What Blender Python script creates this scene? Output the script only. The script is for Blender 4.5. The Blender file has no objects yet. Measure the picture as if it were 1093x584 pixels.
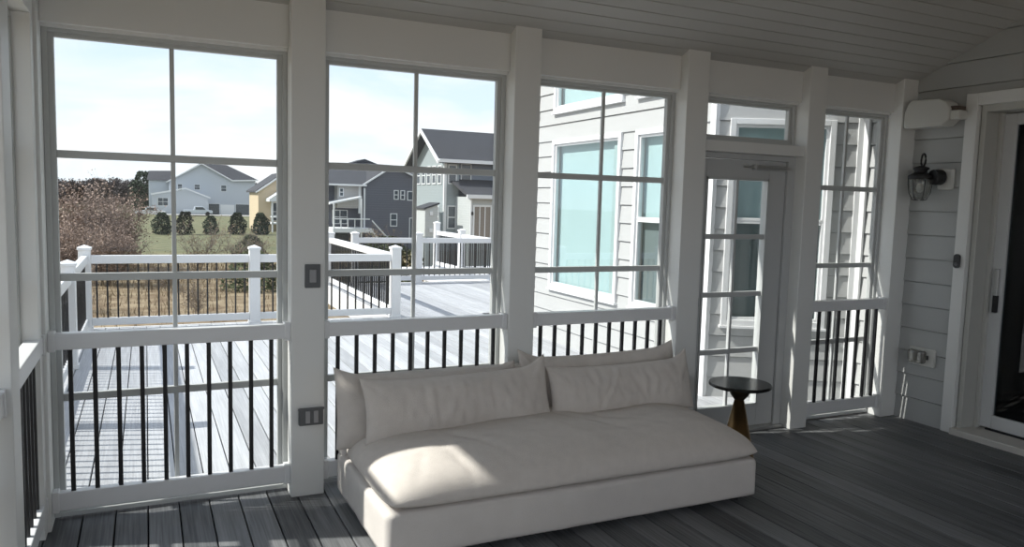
import bpy, bmesh, math, random
from mathutils import Vector, Matrix, noise
R = math.radians
sc = bpy.context.scene
col = sc.collection
LOC = {}

# ------------------------------------------------------------------ materials
def nodes(m):
    m.use_nodes = True
    return m.node_tree.nodes, m.node_tree.links
def mat(name, c, rough=.5, metal=0., var=0., vscale=6., bump=0., bscale=30., stretch=(1,1,1), c2=None, spec=.5, coat=0.):
    m = bpy.data.materials.new(name); n, l = nodes(m); b = n['Principled BSDF']
    b.inputs['Roughness'].default_value = rough; b.inputs['Metallic'].default_value = metal
    b.inputs['Specular IOR Level'].default_value = spec
    if coat: b.inputs['Coat Weight'].default_value = coat; b.inputs['Coat Roughness'].default_value = .08
    b.inputs['Base Color'].default_value = (*c, 1)
    if var or bump:
        tc = n.new('ShaderNodeTexCoord'); mp = n.new('ShaderNodeMapping'); mp.inputs['Scale'].default_value = stretch
        l.new(tc.outputs['Object'], mp.inputs['Vector'])
    if var:
        t = n.new('ShaderNodeTexNoise'); t.inputs['Scale'].default_value = vscale; t.inputs['Detail'].default_value = 5
        l.new(mp.outputs[0], t.inputs['Vector'])
        r = n.new('ShaderNodeValToRGB'); r.color_ramp.elements[0].position = .3; r.color_ramp.elements[1].position = .7
        a = c2 or tuple(x*(1-var) for x in c)
        r.color_ramp.elements[0].color = (*a, 1); r.color_ramp.elements[1].color = (*c, 1)
        l.new(t.outputs['Fac'], r.inputs[0]); l.new(r.outputs[0], b.inputs['Base Color'])
    if bump:
        t2 = n.new('ShaderNodeTexNoise'); t2.inputs['Scale'].default_value = bscale; t2.inputs['Detail'].default_value = 4
        l.new(mp.outputs[0], t2.inputs['Vector'])
        bp = n.new('ShaderNodeBump'); bp.inputs['Strength'].default_value = bump; bp.inputs['Distance'].default_value = .01
        l.new(t2.outputs['Fac'], bp.inputs['Height']); l.new(bp.outputs[0], b.inputs['Normal'])
    return m
def board_mat(name, c1, c2, rough, pitch=.1355, off=-.0125, spec=.4):
    """composite decking: streaks along Y, each board its own tone"""
    m = bpy.data.materials.new(name); n, l = nodes(m); b = n['Principled BSDF']
    tc = n.new('ShaderNodeTexCoord'); sp = n.new('ShaderNodeSeparateXYZ'); l.new(tc.outputs['Object'], sp.inputs[0])
    a = n.new('ShaderNodeMath'); a.operation = 'SUBTRACT'; l.new(sp.outputs[0], a.inputs[0]); a.inputs[1].default_value = off
    d = n.new('ShaderNodeMath'); d.operation = 'DIVIDE'; l.new(a.outputs[0], d.inputs[0]); d.inputs[1].default_value = pitch
    f = n.new('ShaderNodeMath'); f.operation = 'FLOOR'; l.new(d.outputs[0], f.inputs[0])
    wn = n.new('ShaderNodeTexWhiteNoise'); wn.noise_dimensions = '1D'; l.new(f.outputs[0], wn.inputs['W'])
    mp = n.new('ShaderNodeMapping'); mp.inputs['Scale'].default_value = (110, 2.2, 1); l.new(tc.outputs['Object'], mp.inputs['Vector'])
    t = n.new('ShaderNodeTexNoise'); t.inputs['Scale'].default_value = 1; t.inputs['Detail'].default_value = 6; t.inputs['Roughness'].default_value = .6
    l.new(mp.outputs[0], t.inputs['Vector'])
    mp2 = n.new('ShaderNodeMapping'); mp2.inputs['Scale'].default_value = (14, .8, 1); l.new(tc.outputs['Object'], mp2.inputs['Vector'])
    t2 = n.new('ShaderNodeTexNoise'); t2.inputs['Scale'].default_value = 1; t2.inputs['Detail'].default_value = 3; l.new(mp2.outputs[0], t2.inputs['Vector'])
    s1 = n.new('ShaderNodeMath'); s1.operation = 'MULTIPLY_ADD'; l.new(wn.outputs['Value'], s1.inputs[0]); s1.inputs[1].default_value = .34; s1.inputs[2].default_value = -.17
    s2 = n.new('ShaderNodeMath'); s2.operation = 'ADD'; l.new(t.outputs['Fac'], s2.inputs[0]); l.new(s1.outputs[0], s2.inputs[1])
    s3 = n.new('ShaderNodeMath'); s3.operation = 'MULTIPLY_ADD'; l.new(t2.outputs['Fac'], s3.inputs[0]); s3.inputs[1].default_value = .5; l.new(s2.outputs[0], s3.inputs[2])
    r = n.new('ShaderNodeValToRGB'); r.color_ramp.elements[0].position = .5; r.color_ramp.elements[1].position = 1.0
    r.color_ramp.elements[0].color = (*c1, 1); r.color_ramp.elements[1].color = (*c2, 1)
    l.new(s3.outputs[0], r.inputs[0]); l.new(r.outputs[0], b.inputs['Base Color'])
    b.inputs['Roughness'].default_value = rough; b.inputs['Specular IOR Level'].default_value = spec
    bp = n.new('ShaderNodeBump'); bp.inputs['Strength'].default_value = .25; bp.inputs['Distance'].default_value = .004
    l.new(t.outputs['Fac'], bp.inputs['Height']); l.new(bp.outputs[0], b.inputs['Normal'])
    return m
def glass(name, tint=(1,1,1), refl=1.0, rough=0., trans=1.0, body=(.1,.12,.13)):
    """thin pane: fresnel mirror over a clear (or partly dark) body"""
    m = bpy.data.materials.new(name); n, l = nodes(m); n.remove(n['Principled BSDF']); out = n['Material Output']
    tr = n.new('ShaderNodeBsdfTransparent'); tr.inputs[0].default_value = (*tint, 1)
    gl = n.new('ShaderNodeBsdfGlossy'); gl.inputs['Roughness'].default_value = rough
    fr = n.new('ShaderNodeFresnel'); fr.inputs['IOR'].default_value = 1.45
    mu = n.new('ShaderNodeMath'); mu.operation = 'MULTIPLY'; mu.inputs[1].default_value = refl; l.new(fr.outputs[0], mu.inputs[0])
    ge = n.new('ShaderNodeNewGeometry'); iv = n.new('ShaderNodeMath'); iv.operation = 'SUBTRACT'; iv.inputs[0].default_value = 1; l.new(ge.outputs['Backfacing'], iv.inputs[1])
    m2 = n.new('ShaderNodeMath'); m2.operation = 'MULTIPLY'; l.new(mu.outputs[0], m2.inputs[0]); l.new(iv.outputs[0], m2.inputs[1]); mu = m2
    base = tr.outputs[0]
    if trans < 1:
        df = n.new('ShaderNodeBsdfDiffuse'); df.inputs[0].default_value = (*body, 1)
        mx0 = n.new('ShaderNodeMixShader'); mx0.inputs[0].default_value = trans
        l.new(df.outputs[0], mx0.inputs[1]); l.new(tr.outputs[0], mx0.inputs[2]); base = mx0.outputs[0]
    mx = n.new('ShaderNodeMixShader'); l.new(mu.outputs[0], mx.inputs[0]); l.new(base, mx.inputs[1]); l.new(gl.outputs[0], mx.inputs[2])
    l.new(mx.outputs[0], out.inputs[0]); return m

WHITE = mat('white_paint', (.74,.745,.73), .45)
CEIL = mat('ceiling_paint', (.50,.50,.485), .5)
RAILW = mat('white_composite', (.74,.745,.755), .35)
VINYL = mat('grey_white_vinyl', (.50,.515,.51), .4)
BLACK = mat('black_metal', (.012,.012,.014), .45)
SIDING = mat('pale_grey_siding', (.44,.445,.445), .6, var=.04, vscale=3, bump=.15, bscale=60, stretch=(1,1,8))
SIDING_D = mat('grey_siding_shade_side', (.44,.45,.445), .6, var=.04, vscale=3)
FLOOR = board_mat('charcoal_composite_boards', (.06,.063,.067), (.21,.215,.222), .5)
DECK = board_mat('sunlit_grey_boards', (.31,.315,.33), (.52,.53,.55), .55)  # same boards as the floor, lightened to put sun glare into the colour
DARK = mat('dark_gap', (.01,.01,.012), .9)
FABRIC = mat('oatmeal_linen', (.67,.62,.575), .95, var=.06, vscale=25, bump=.35, bscale=260, spec=.1)
FABRIC2 = mat('oatmeal_linen_slipcover', (.67,.63,.595), .95, var=.05, vscale=9, bump=.3, bscale=260, spec=.1)
PANE = glass('window_glass', (.95,.97,.97), .8)
PANEH = glass('house_window_glass', (.92,.965,.965), 1.7)
PANED = glass('sliding_door_glass', (.45,.48,.5), 1.2)

# ------------------------------------------------------------------ mesh builder
class MB:
    def __init__(s): s.v = []; s.f = []
    def box(s, x0, x1, y0, y1, z0, z1):
        i = len(s.v)
        s.v += [(x,y,z) for z in (z0,z1) for y in (y0,y1) for x in (x0,x1)]
        s.f += [tuple(i+k for k in q) for q in ((0,2,3,1),(4,5,7,6),(0,1,5,4),(2,6,7,3),(0,4,6,2),(1,3,7,5))]
        return s
    def obox(s, c, ux, hx, hy, z0, z1):
        """box on a horizontal axis ux (unit 2-vector): half sizes hx along, hy across"""
        i = len(s.v); px, py = -ux[1], ux[0]
        for z in (z0, z1):
            for b in (-hy, hy):
                for a in (-hx, hx): s.v.append((c[0]+a*ux[0]+b*px, c[1]+a*ux[1]+b*py, z))
        s.f += [tuple(i+k for k in q) for q in ((0,2,3,1),(4,5,7,6),(0,1,5,4),(2,6,7,3),(0,4,6,2),(1,3,7,5))]
        return s
    def prism(s, pts, ext):
        i = len(s.v); n = len(pts); e = Vector(ext)
        s.v += [tuple(p) for p in pts] + [tuple(Vector(p)+e) for p in pts]
        s.f.append(tuple(range(i, i+n))); s.f.append(tuple(range(i+2*n-1, i+n-1, -1)))
        for k in range(n): s.f.append((i+k, i+n+k, i+n+(k+1) % n, i+(k+1) % n))
        return s
    def tube(s, path, r, n=10, cap=True):
        path = [Vector(p) for p in path]; i0 = len(s.v)
        rs = r if isinstance(r, (list, tuple)) else [r]*len(path)
        for k, p in enumerate(path):
            d = (path[min(k+1, len(path)-1)] - path[max(k-1, 0)]).normalized()
            a = d.cross(Vector((0,0,1))) if abs(d.z) < .95 else d.cross(Vector((1,0,0)))
            a.normalize(); b = d.cross(a)
            for j in range(n):
                t = 2*math.pi*j/n; q = p + (a*math.cos(t)+b*math.sin(t))*rs[k]; s.v.append(tuple(q))
        for k in range(len(path)-1):
            for j in range(n):
                a = i0+k*n+j; b = i0+k*n+(j+1) % n; s.f.append((a, b, b+n, a+n))
        if cap:
            s.f.append(tuple(range(i0+n-1, i0-1, -1))); e = i0+(len(path)-1)*n; s.f.append(tuple(range(e, e+n)))
        return s
    def lathe(s, prof, c, n=40):
        i0 = len(s.v)
        for r, z in prof:
            for j in range(n):
                t = 2*math.pi*j/n; s.v.append((c[0]+r*math.cos(t), c[1]+r*math.sin(t), c[2]+z))
        for k in range(len(prof)-1):
            for j in range(n):
                a = i0+k*n+j; b = i0+k*n+(j+1) % n; s.f.append((a, b, b+n, a+n))
        s.f.append(tuple(range(i0+n-1, i0-1, -1))); e = i0+(len(prof)-1)*n; s.f.append(tuple(range(e, e+n)))
        return s
    def build(s, name, m, parent=None, bevel=0, smooth=False, seg=2, loc=None):
        o0 = Vector(loc) if loc else (LOC.get(parent.name, Vector((0,0,0))) if parent else Vector((0,0,0)))
        me = bpy.data.meshes.new(name); me.from_pydata([tuple(Vector(v)-o0) for v in s.v], [], s.f); me.update()
        bm = bmesh.new(); bm.from_mesh(me); bmesh.ops.recalc_face_normals(bm, faces=bm.faces); bm.to_mesh(me); bm.free()
        me.materials.append(m)
        if smooth: me.polygons.foreach_set('use_smooth', [True]*len(me.polygons))
        o = bpy.data.objects.new(name, me); col.objects.link(o)
        if parent:
            o.parent = parent
            if loc: o.location = o0 - LOC.get(parent.name, Vector((0,0,0)))
        elif loc: o.location = o0
        LOC[o.name] = o0
        if bevel:
            b = o.modifiers.new('bevel', 'BEVEL'); b.width = bevel; b.segments = seg; b.limit_method = 'ANGLE'; b.angle_limit = R(40)
        return o
def tag(o, label=None, cat=None, group=None, kind=None):
    if label: o['label'] = label
    if cat: o['category'] = cat
    if group: o['group'] = group
    if kind: o['kind'] = kind
    return o
def empty(name, loc, label=None, cat=None, group=None, kind=None):
    o = bpy.data.objects.new(name, None); o.location = loc; o.empty_display_size = .1; col.objects.link(o)
    LOC[o.name] = Vector(loc); return tag(o, label, cat, group, kind)
def share(src, name, parent, world):
    """another object on the same mesh, placed so that the mesh origin sits at world"""
    o = src.copy(); o.name = name; col.objects.link(o); o.parent = parent
    o.location = Vector(world) - LOC[parent.name]; LOC[o.name] = Vector(world); return o

# ------------------------------------------------------------------ dimensions of the porch
POST = [(-.54,-.396),(.631,.793),(1.803,1.960),(2.952,3.115),(3.949,4.099),(4.837,4.987)]
XR = 4.99          # face of the house wall
SL = .43           # rise of the ceiling per metre away from the windows
def zc(y): return 2.436 + SL*(-y)
BACK = -4.7

# floor boards
def boards(name, m, x0, x1, y0, y1, z, th=.025, off=-.0125, pitch=.1355, gap=.0065):
    b = MB(); k = math.ceil((x0-off)/pitch)-1
    while off+k*pitch < x1:
        a = max(x0, off+k*pitch+gap/2); c = min(x1, off+(k+1)*pitch-gap/2)
        if c-a > .01: b.box(a, c, y0, y1, z-th, z)
        k += 1
    return b
f = boards('floor', FLOOR, -.56, 5.0, BACK, .17, 0).build('floor', FLOOR, bevel=.002, seg=1); f['kind'] = 'structure'
f = MB().box(-.60, 5.2, BACK-.1, .17, -.22, -.03).build('floor_underlay', DARK); f['kind'] = 'structure'

# ceiling: tongue and groove boards running along X
def build_ceiling():
    b = MB(); y = .17; w = .083; g = .006
    ymid = -2.55
    def zz(y): return zc(y) if y > ymid else zc(ymid) - SL*(ymid-y)
    while y > BACK:
        a, c = y, max(y-w, BACK)
        p = [(-.75,a-g/2,zz(a-g/2)),(-.75,c+g/2,zz(c+g/2)),(-.75,c+g/2,zz(c+g/2)+.02),(-.75,a-g/2,zz(a-g/2)+.02)]
        b.prism(p, (5.76,0,0)); y -= w
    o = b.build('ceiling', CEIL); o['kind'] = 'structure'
    r = MB()
    for ya, yb in ((.55, ymid), (ymid, BACK-.4)):
        p = [(-.85,ya,zz(ya)+.016),(-.85,yb,zz(yb)+.016),(-.85,yb,zz(yb)+.16),(-.85,ya,zz(ya)+.16)]
        if ya == .55: p[0] = (-.85,.45,zz(.17)-.09); p[3] = (-.85,.45,zz(.17)+.03)
        r.prism(p, (6.6,0,0))
    r.build('roof', WHITE)['kind'] = 'structure'
build_ceiling()
MB().box(-.85, 3.9, .44, .50, 2.31, 2.43).build('trim_1', WHITE, bevel=.004)['kind'] = 'structure'   # eave fascia

# ------------------------------------------------------------------ posts and headers
plabel = ['white square corner post at the left end of the porch windows',
 'white square post holding the light switch and the outlet',
 'white square post right behind the middle of the sofa',
 'white square post on the left side of the screen door',
 'white square post on the right side of the screen door',
 'white square post meeting the grey siding below the wall mounted housing']
for k, (a, b) in enumerate(POST):
    y0 = -.02 if k == 0 else 0.
    h = zc(y0)
    o = MB().box(a, b, y0, .17, 0., h+.005).build('porch_post', WHITE, bevel=.004, loc=(.5*(a+b), .08, 0))
    tag(o, plabel[k], 'post', 'square porch posts')
HD = MB()
for k in range(5):
    HD.box(POST[k][1], POST[k+1][0], .07, .17, 2.205, zc(.07)+.004)
HD.build('trim_2', WHITE, bevel=.003)['kind'] = 'structure'
# little stop moulding under each header
SM = MB()
for k in range(5): SM.box(POST[k][1], POST[k+1][0], .095, .13, 2.192, 2.205)
SM.build('trim_3', WHITE)['kind'] = 'structure'

# ------------------------------------------------------------------ interior guard rails
BAL = None
def porch_railing(p0, p1, xs, label, first_axis='x'):
    """xs: baluster positions along the axis"""
    global BAL
    a = first_axis
    mid = ((p0[0]+p1[0])/2, (p0[1]+p1[1])/2, 0)
    t = empty('porch_railing', mid, label, 'railing', 'white guard rails with black balusters inside the porch windows')
    def bar(name, z0, z1, hw, m=RAILW, ends=0, bev=.004):
        if a == 'x': q = MB().box(p0[0]+ends, p1[0]-ends, p0[1]-hw, p0[1]+hw, z0, z1)
        else: q = MB().box(p0[0]-hw, p0[0]+hw, p0[1]+ends, p1[1]-ends, z0, z1)
        return q.build(name, m, t, bevel=bev)
    bar('top_rail', .800, .872, .030); bar('bottom_rail', .072, .155, .024)
    for z0, z1, w in ((.792,.880,.036),(.066,.162,.030)):
        for e in (0,1):
            if a == 'x':
                x = p0[0] if e == 0 else p1[0]-.028
                MB().box(x, x+.028, p0[1]-w, p0[1]+w, z0, z1).build('rail_bracket', RAILW, t, bevel=.004)
            else:
                y = p0[1] if e == 0 else p1[1]-.028
                MB().box(p0[0]-w, p0[0]+w, y, y+.028, z0, z1).build('rail_bracket', RAILW, t, bevel=.004)
    for c in xs:
        w = (c, p0[1], .155) if a == 'x' else (p0[0], c, .155)
        if BAL is None:
            BAL = MB().box(w[0]-.0095, w[0]+.0095, w[1]-.0095, w[1]+.0095, .150, .804).build('baluster', BLACK, t, bevel=.003, loc=w)
        else: share(BAL, 'baluster', t, w)
YB = .05
porch_railing((POST[0][1],YB),(POST[1][0],YB), [-.313+.0952*i for i in range(10)], 'white guard rail with black balusters in front of the leftmost tall window')
porch_railing((POST[1][1],YB),(POST[2][0],YB), [.870+.0960*i for i in range(10)], 'white guard rail with black balusters behind the left half of the sofa')
porch_railing((POST[2][1],YB),(POST[3][0],YB), [2.030+.0928*i for i in range(10)], 'white guard rail with black balusters behind the right half of the sofa')
porch_railing((POST[4][1],YB),(POST[5][0],YB), [4.213+.0942*i for i in range(7)], 'white guard rail with black balusters between the screen door and the siding')
XL = -.435
porch_railing((XL,-.86),(XL,-.02), [-.80+.095*i for i in range(8)], 'white side rail beside the corner post, its top catching the sun', 'y')
porch_railing((XL,-2.2),(XL,-1.02), [-2.13+.095*i for i in range(12)], 'white side rail end at the very left edge of the photo', 'y')

# ------------------------------------------------------------------ porch windows
wn = [0]
def window(x0, x1, z0, z1, ys, axis='x', seams=(1.655,1.108,.56), mid=True):
    """four-panel vinyl window filling a bay; ys = (near face, far face) across the wall"""
    wn[0] += 1
    ya, yb = ys; c = (x0+x1)/2; base = (c, (ya+yb)/2, z0) if axis == 'x' else ((ya+yb)/2, c, z0)
    t = empty('window_%d' % wn[0], base, kind='structure')
    def B(m, a0, a1, b0, b1, c0, c1):
        return m.box(a0,a1,b0,b1,c0,c1) if axis == 'x' else m.box(b0,b1,a0,a1,c0,c1)
    fw = .045; f = MB()
    sgn = 1 if yb > ya else -1
    for (w, d0, d1) in ((fw*.5, ya, yb), (fw, ya+sgn*.016, yb)):
        lo, hi = min(d0,d1), max(d0,d1)
        B(f, x0, x0+w, lo, hi, z0, z1); B(f, x1-w, x1, lo, hi, z0, z1)
        B(f, x0+w, x1-w, lo, hi, z1-w*.8, z1); B(f, x0+w, x1-w, lo, hi, z0, z0+w)
    f.build('frame', VINYL, t, bevel=.002, seg=1)
    ym = ya+sgn*.034; lo, hi = sorted((ym-.008, ym+.010))
    for s in seams:
        B(MB(), x0+fw, x1-fw, lo-.004, hi+.004, s-.017, s+.017).build('sash_rail', VINYL, t, bevel=.002, seg=1)
    if mid: B(MB(), c-.010, c+.010, lo, hi, z0+fw, z1-fw*.8).build('muntin', VINYL, t, bevel=.002, seg=1)
    zs = [z0+fw] + sorted(seams) + [z1-fw*.8]
    pm = ya+sgn*.037
    for i in range(len(zs)-1):
        q = MB(); lo2, hi2 = pm-.0015, pm+.0015
        B(q, x0+fw, x1-fw, lo2, hi2, zs[i], zs[i+1]).build('pane', PANE, t)
    return t
for k in (0,1,2,4): window(POST[k][1], POST[k+1][0], .012, 2.194, (.115,.165), mid=True)
window(POST[3][1], POST[4][0], 1.915, 2.194, (.115,.165), seams=(), mid=False)      # transom
window(-.86, -.10, .012, 2.194, (-.475,-.525), 'y', mid=False)
window(-2.2, -1.02, .012, 2.194, (-.475,-.525), 'y')
# left wall posts, header, and its unseen rear part, kept low to let in sky light
o = MB().box(-.54, -.385, -1.02, -.86, 0, zc(-.94)).build('porch_post', WHITE, bevel=.004, loc=(-.46,-.94,0))
tag(o, 'white square post cut off by the left edge of the photo', 'post', 'square porch posts')
MB().box(-.54, -.41, BACK, -.02, 2.205, 2.46).build('trim_4', WHITE, bevel=.003)['kind'] = 'structure'
MB().box(-.54, -.41, -.10, -.02, .0, 2.205).build('trim_5', WHITE, bevel=.003)['kind'] = 'structure' if False else 'structure'
q = MB(); q.box(-.56, -.41, BACK, -2.36, 0, .80); q.box(-.54, -.41, -2.36, -2.2, 0, 2.205); q.box(-.62, -.545, BACK, .1, 2.40, 3.6)
q.build('wall_left', WHITE)['kind'] = 'structure'
MB().box(-.56, 5.2, BACK-.12, BACK, 0, .70).box(-.56, 5.2, BACK-.12, BACK, 2.5, 3.0).build('wall_back', SIDING_D)['kind'] = 'structure'  # out of view; left open above the knee wall to brighten the porch

# transom bar and the screen door
MB().box(POST[3][1], POST[4][0], .02, .17, 1.848, 1.915).build('trim_6', WHITE, bevel=.003)['kind'] = 'structure'
GREYD = mat('door_frame_paint', (.50,.51,.51), .45)
STEEL = mat('brushed_aluminium', (.55,.55,.54), .35, metal=.8)
d = empty('door_1', (3.53,.12,0), kind='structure')
j = MB(); j.box(3.115,3.150,.09,.165,0,1.848); j.box(3.884,3.949,.09,.165,0,1.848); j.box(3.150,3.884,.09,.165,1.812,1.848)
j.build('door_jamb', GREYD, d, bevel=.003)
j = MB(); gx0, gx1, gz0, gz1 = 3.215, 3.735, .17, 1.69
j.box(3.154,gx0,.105,.145,.025,1.808); j.box(gx1,3.880,.105,.145,.025,1.808)
j.box(gx0,gx1,.105,.145,.025,gz0); j.box(gx0,gx1,.105,.145,gz1,1.808)
j.build('door_stile', GREYD, d, bevel=.003)
j = MB().box(gx0,gx0+.012,.098,.152,gz0,gz1).box(gx1-.012,gx1,.098,.152,gz0,gz1).box(gx0,gx1,.098,.152,gz0,gz0+.012).box(gx0,gx1,.098,.152,gz1-.012,gz1)
j.build('glazing_bead', VINYL, d)
MB().box(3.470,3.488,.112,.134,gz0,gz1).build('muntin', GREYD, d)
for z in (.55,.93,1.31): MB().box(gx0,gx1,.110,.136,z-.016,z+.016).build('muntin', GREYD, d)
MB().box(gx0,gx1,.124,.127,gz0,gz1).build('pane', PANE, d)
c = MB().tube([(3.60,.085,1.765),(3.86,.085,1.765)], .016, 14); c.tube([(3.50,.088,1.768),(3.62,.086,1.766)], .007, 8)
c.box(3.585,3.605,.07,.108,1.748,1.785); c.box(3.855,3.90,.075,.10,1.752,1.780); c.build('door_closer', STEEL, d, bevel=.002)
MB().box(3.158,3.178,.075,.106,.86,.92).build('door_latch', BLACK, d, bevel=.003)
MB().box(3.115,3.949,.06,.17,.0,.02).build('threshold', STEEL, d, bevel=.002)

# ------------------------------------------------------------------ lap siding
def siding(name, m, o, u, s0, s1, z0, z1, holes=(), lap=.168, nrm=None, th=.014, back=.05, clip=None, kind='structure', parent=None, phase=0.):
    """wall from o along unit u; nrm = outward 2-vector; holes = (sa, sb, za, zb)"""
    b = MB()
    cuts = sorted({z0, z1, *[z for h in holes for z in h[2:]]})
    z = z0 - phase
    while z < z1:
        a, c = max(z, z0), min(z+lap, z1)
        ys = [a] + [q for q in cuts if a < q < c] + [c]
        for y0, y1 in zip(ys, ys[1:]):
            ym = (y0+y1)/2
            hs = sorted((h[0], h[1]) for h in holes if h[2] < ym < h[3]); cur = s0; iv = []
            for h0, h1 in hs:
                if h0 > cur: iv.append((cur, min(h0, s1)))
                cur = max(cur, h1)
            if cur < s1: iv.append((cur, s1))
            for sa, sb in iv:
                if sb-sa < .002: continue
                if y0 == z and y1-y0 > .02:
                    gp = [(o[0]+u[0]*sa+nrm[0]*t, o[1]+u[1]*sa+nrm[1]*t, q) for q, t in ((z,-.012),(z+.0065,-.012),(z+.0065,-back),(z,-back))]
                    b.prism(gp, (u[0]*(sb-sa), u[1]*(sb-sa), 0)); ylo = y0+.0065
                else: ylo = y0
                t0 = th*(1-(ylo-z)/lap); t1 = th*(1-(y1-z)/lap)
                pts = []
                for zz_, t in ((ylo,t0),(y1,t1)):
                    pts.append((o[0]+u[0]*sa+nrm[0]*t, o[1]+u[1]*sa+nrm[1]*t, zz_))
                p = [pts[0], pts[1], (o[0]+u[0]*sa-nrm[0]*back, o[1]+u[1]*sa-nrm[1]*back, y1), (o[0]+u[0]*sa-nrm[0]*back, o[1]+u[1]*sa-nrm[1]*back, ylo)]
                b.prism(p, (u[0]*(sb-sa), u[1]*(sb-sa), 0))
        z += lap
    w = b.build(name, m, parent)
    if clip:
        bm = bmesh.new(); bm.from_mesh(w.data)
        for co, no in clip:
            g = bm.verts[:]+bm.edges[:]+bm.faces[:]
            bmesh.ops.bisect_plane(bm, geom=g, plane_co=co, plane_no=no, clear_outer=True)
        bm.to_mesh(w.data); bm.free()
    if not parent and kind: w['kind'] = kind
    return w
# house wall on the right, with the sliding door opening (s runs along -y from y=.17)
siding('wall_right', SIDING_D, (XR,.17), (0,-1), 0, 4.85, 0, 3.6,
       holes=((.17+.40, .17+2.75, -.1, 2.28),), nrm=(-1,0), phase=.006,
       clip=(((0,0,zc(0)+.01),(0,SL,1)), ((0,-2.55,zc(-2.55)),(0,-SL,1))))
# door trim
TX = XR-.035
q = MB(); q.box(TX, XR+.03, -.468, -.385, 0, 2.295); q.box(TX, XR+.03, -2.79, -.468, 2.215, 2.295); q.box(TX, XR+.03, -2.79, -2.70, 0, 2.215)
q.build('trim_7', WHITE, bevel=.004)['kind'] = 'structure'
JM = mat('jamb_paint', (.50,.50,.47), .5)
q = MB(); q.box(XR, 5.24, -.51, -.475, .0, 2.22); q.box(XR, 5.24, -2.70, -.51, 2.17, 2.22); q.box(XR, 5.24, -2.74, -2.69, 0, 2.22)
q.box(XR+.13, 5.24, -.535, -.51, .0, 2.17)
q.build('trim_8', JM, bevel=.003)['kind'] = 'structure'
SILL = mat('stone_sill', (.58,.56,.52), .5, var=.08, vscale=8)
MB().box(4.925, 5.26, -2.79, -.47, .0, .045).build('trim_9', SILL, bevel=.005)['kind'] = 'structure'
d2 = empty('door_2', (5.17,-1.5,.045), kind='structure')
DW = mat('door_white', (.62,.63,.63), .4)
q = MB(); q.box(5.15,5.19,-.612,-.53,.055,2.165); q.box(5.15,5.19,-2.65,-.612,.055,.145); q.box(5.15,5.19,-2.65,-.612,2.09,2.165); q.box(5.15,5.19,-2.68,-2.60,.055,2.165); q.box(5.15,5.19,-1.66,-1.58,.055,2.165)
q.build('door_stile', DW, d2, bevel=.003)
MB().box(5.168,5.174,-2.6,-.61,.14,2.10).build('pane', PANED, d2)
MB().box(5.13,5.20,-.585,-2.66,.045,.056).build('door_track', DARK, d2)
MB().box(5.128,5.150,-.590,-.560,.84,1.14).build('door_handle', STEEL, d2, bevel=.003)
MB().box(5.125,5.150,-.592,-.565,.845,.96).build('door_lock', BLACK, d2, bevel=.002)
# dim room behind the glass
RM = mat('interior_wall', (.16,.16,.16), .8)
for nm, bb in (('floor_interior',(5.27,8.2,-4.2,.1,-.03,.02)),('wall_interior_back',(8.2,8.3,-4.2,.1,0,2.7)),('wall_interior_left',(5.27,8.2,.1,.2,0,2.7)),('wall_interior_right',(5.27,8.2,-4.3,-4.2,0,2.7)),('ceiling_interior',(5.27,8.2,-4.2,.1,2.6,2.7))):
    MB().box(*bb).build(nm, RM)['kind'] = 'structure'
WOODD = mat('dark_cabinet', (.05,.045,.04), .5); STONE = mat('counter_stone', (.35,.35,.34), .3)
cb = empty('kitchen_cabinet', (7.0,-.55,.02), 'dark cabinet with a pale counter seen through the sliding door glass', 'cabinet')
MB().box(6.2,7.9,-.95,-.25,.02,.88).build('body', WOODD, cb, bevel=.005); MB().box(6.15,7.95,-1.0,-.2,.88,.93).build('countertop', STONE, cb, bevel=.004)
for x in (6.22,6.80,7.38): MB().box(x,x+.52,-.97,-.95,.10,.84).build('door', WOODD, cb, bevel=.003)
ap = empty('kettle', (6.6,-.6,.93), 'small dark rounded kettle standing on the counter inside', 'kettle')
MB().lathe([(.07,0),(.09,.02),(.09,.08),(.06,.14),(.02,.16)], (6.6,-.6,.93), 20).build('body', BLACK, ap, smooth=True)
MB().tube([(6.55,-.6,1.06),(6.55,-.6,1.13),(6.65,-.6,1.13),(6.65,-.6,1.06)], .008, 8).build('handle', BLACK, ap)
uc = empty('wall_cabinet', (7.2,-.12,1.5), 'dark wall cabinet high inside behind the sliding door', 'cabinet')
MB().box(6.2,7.9,-.45,.04,1.5,2.3).build('body', WOODD, uc, bevel=.005)
for x in (6.22,6.80,7.38): MB().box(x,x+.52,-.47,-.45,1.53,2.27).build('door', WOODD, uc, bevel=.003)

# ------------------------------------------------------------------ fixtures on the right wall
PLAS = mat('offwhite_plastic', (.60,.60,.57), .45)
t = empty('wall_housing', (4.9,-.17,2.16), 'off-white rounded plastic housing mounted high on the grey siding', 'wall unit')
def rounded_case():
    b = MB(); pts = []
    prof = [(-.02,2.085),(-.006,2.10),(-.006,2.19),(-.03,2.255),(-.06,2.280),(-.27,2.270),(-.315,2.245),(-.345,2.20),(-.345,2.13),(-.30,2.085)]
    b.prism([(4.845,y,z) for y, z in prof], (.125,0,0)); return b
rounded_case().build('case', PLAS, t, bevel=.022, seg=4)
MB().box(4.86,4.95,-.41,-.335,2.125,2.185).build('connector', PLAS, t, bevel=.01, seg=3)
MB().box(4.87,4.99,-.385,-.30,2.16,2.215).build('wall_bracket', mat('bronze_bracket', (.10,.075,.06), .6), t, bevel=.006)
MB().box(4.842,4.85,-.31,-.03,2.088,2.098).build('lower_lip', PLAS, t, bevel=.003)

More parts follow.
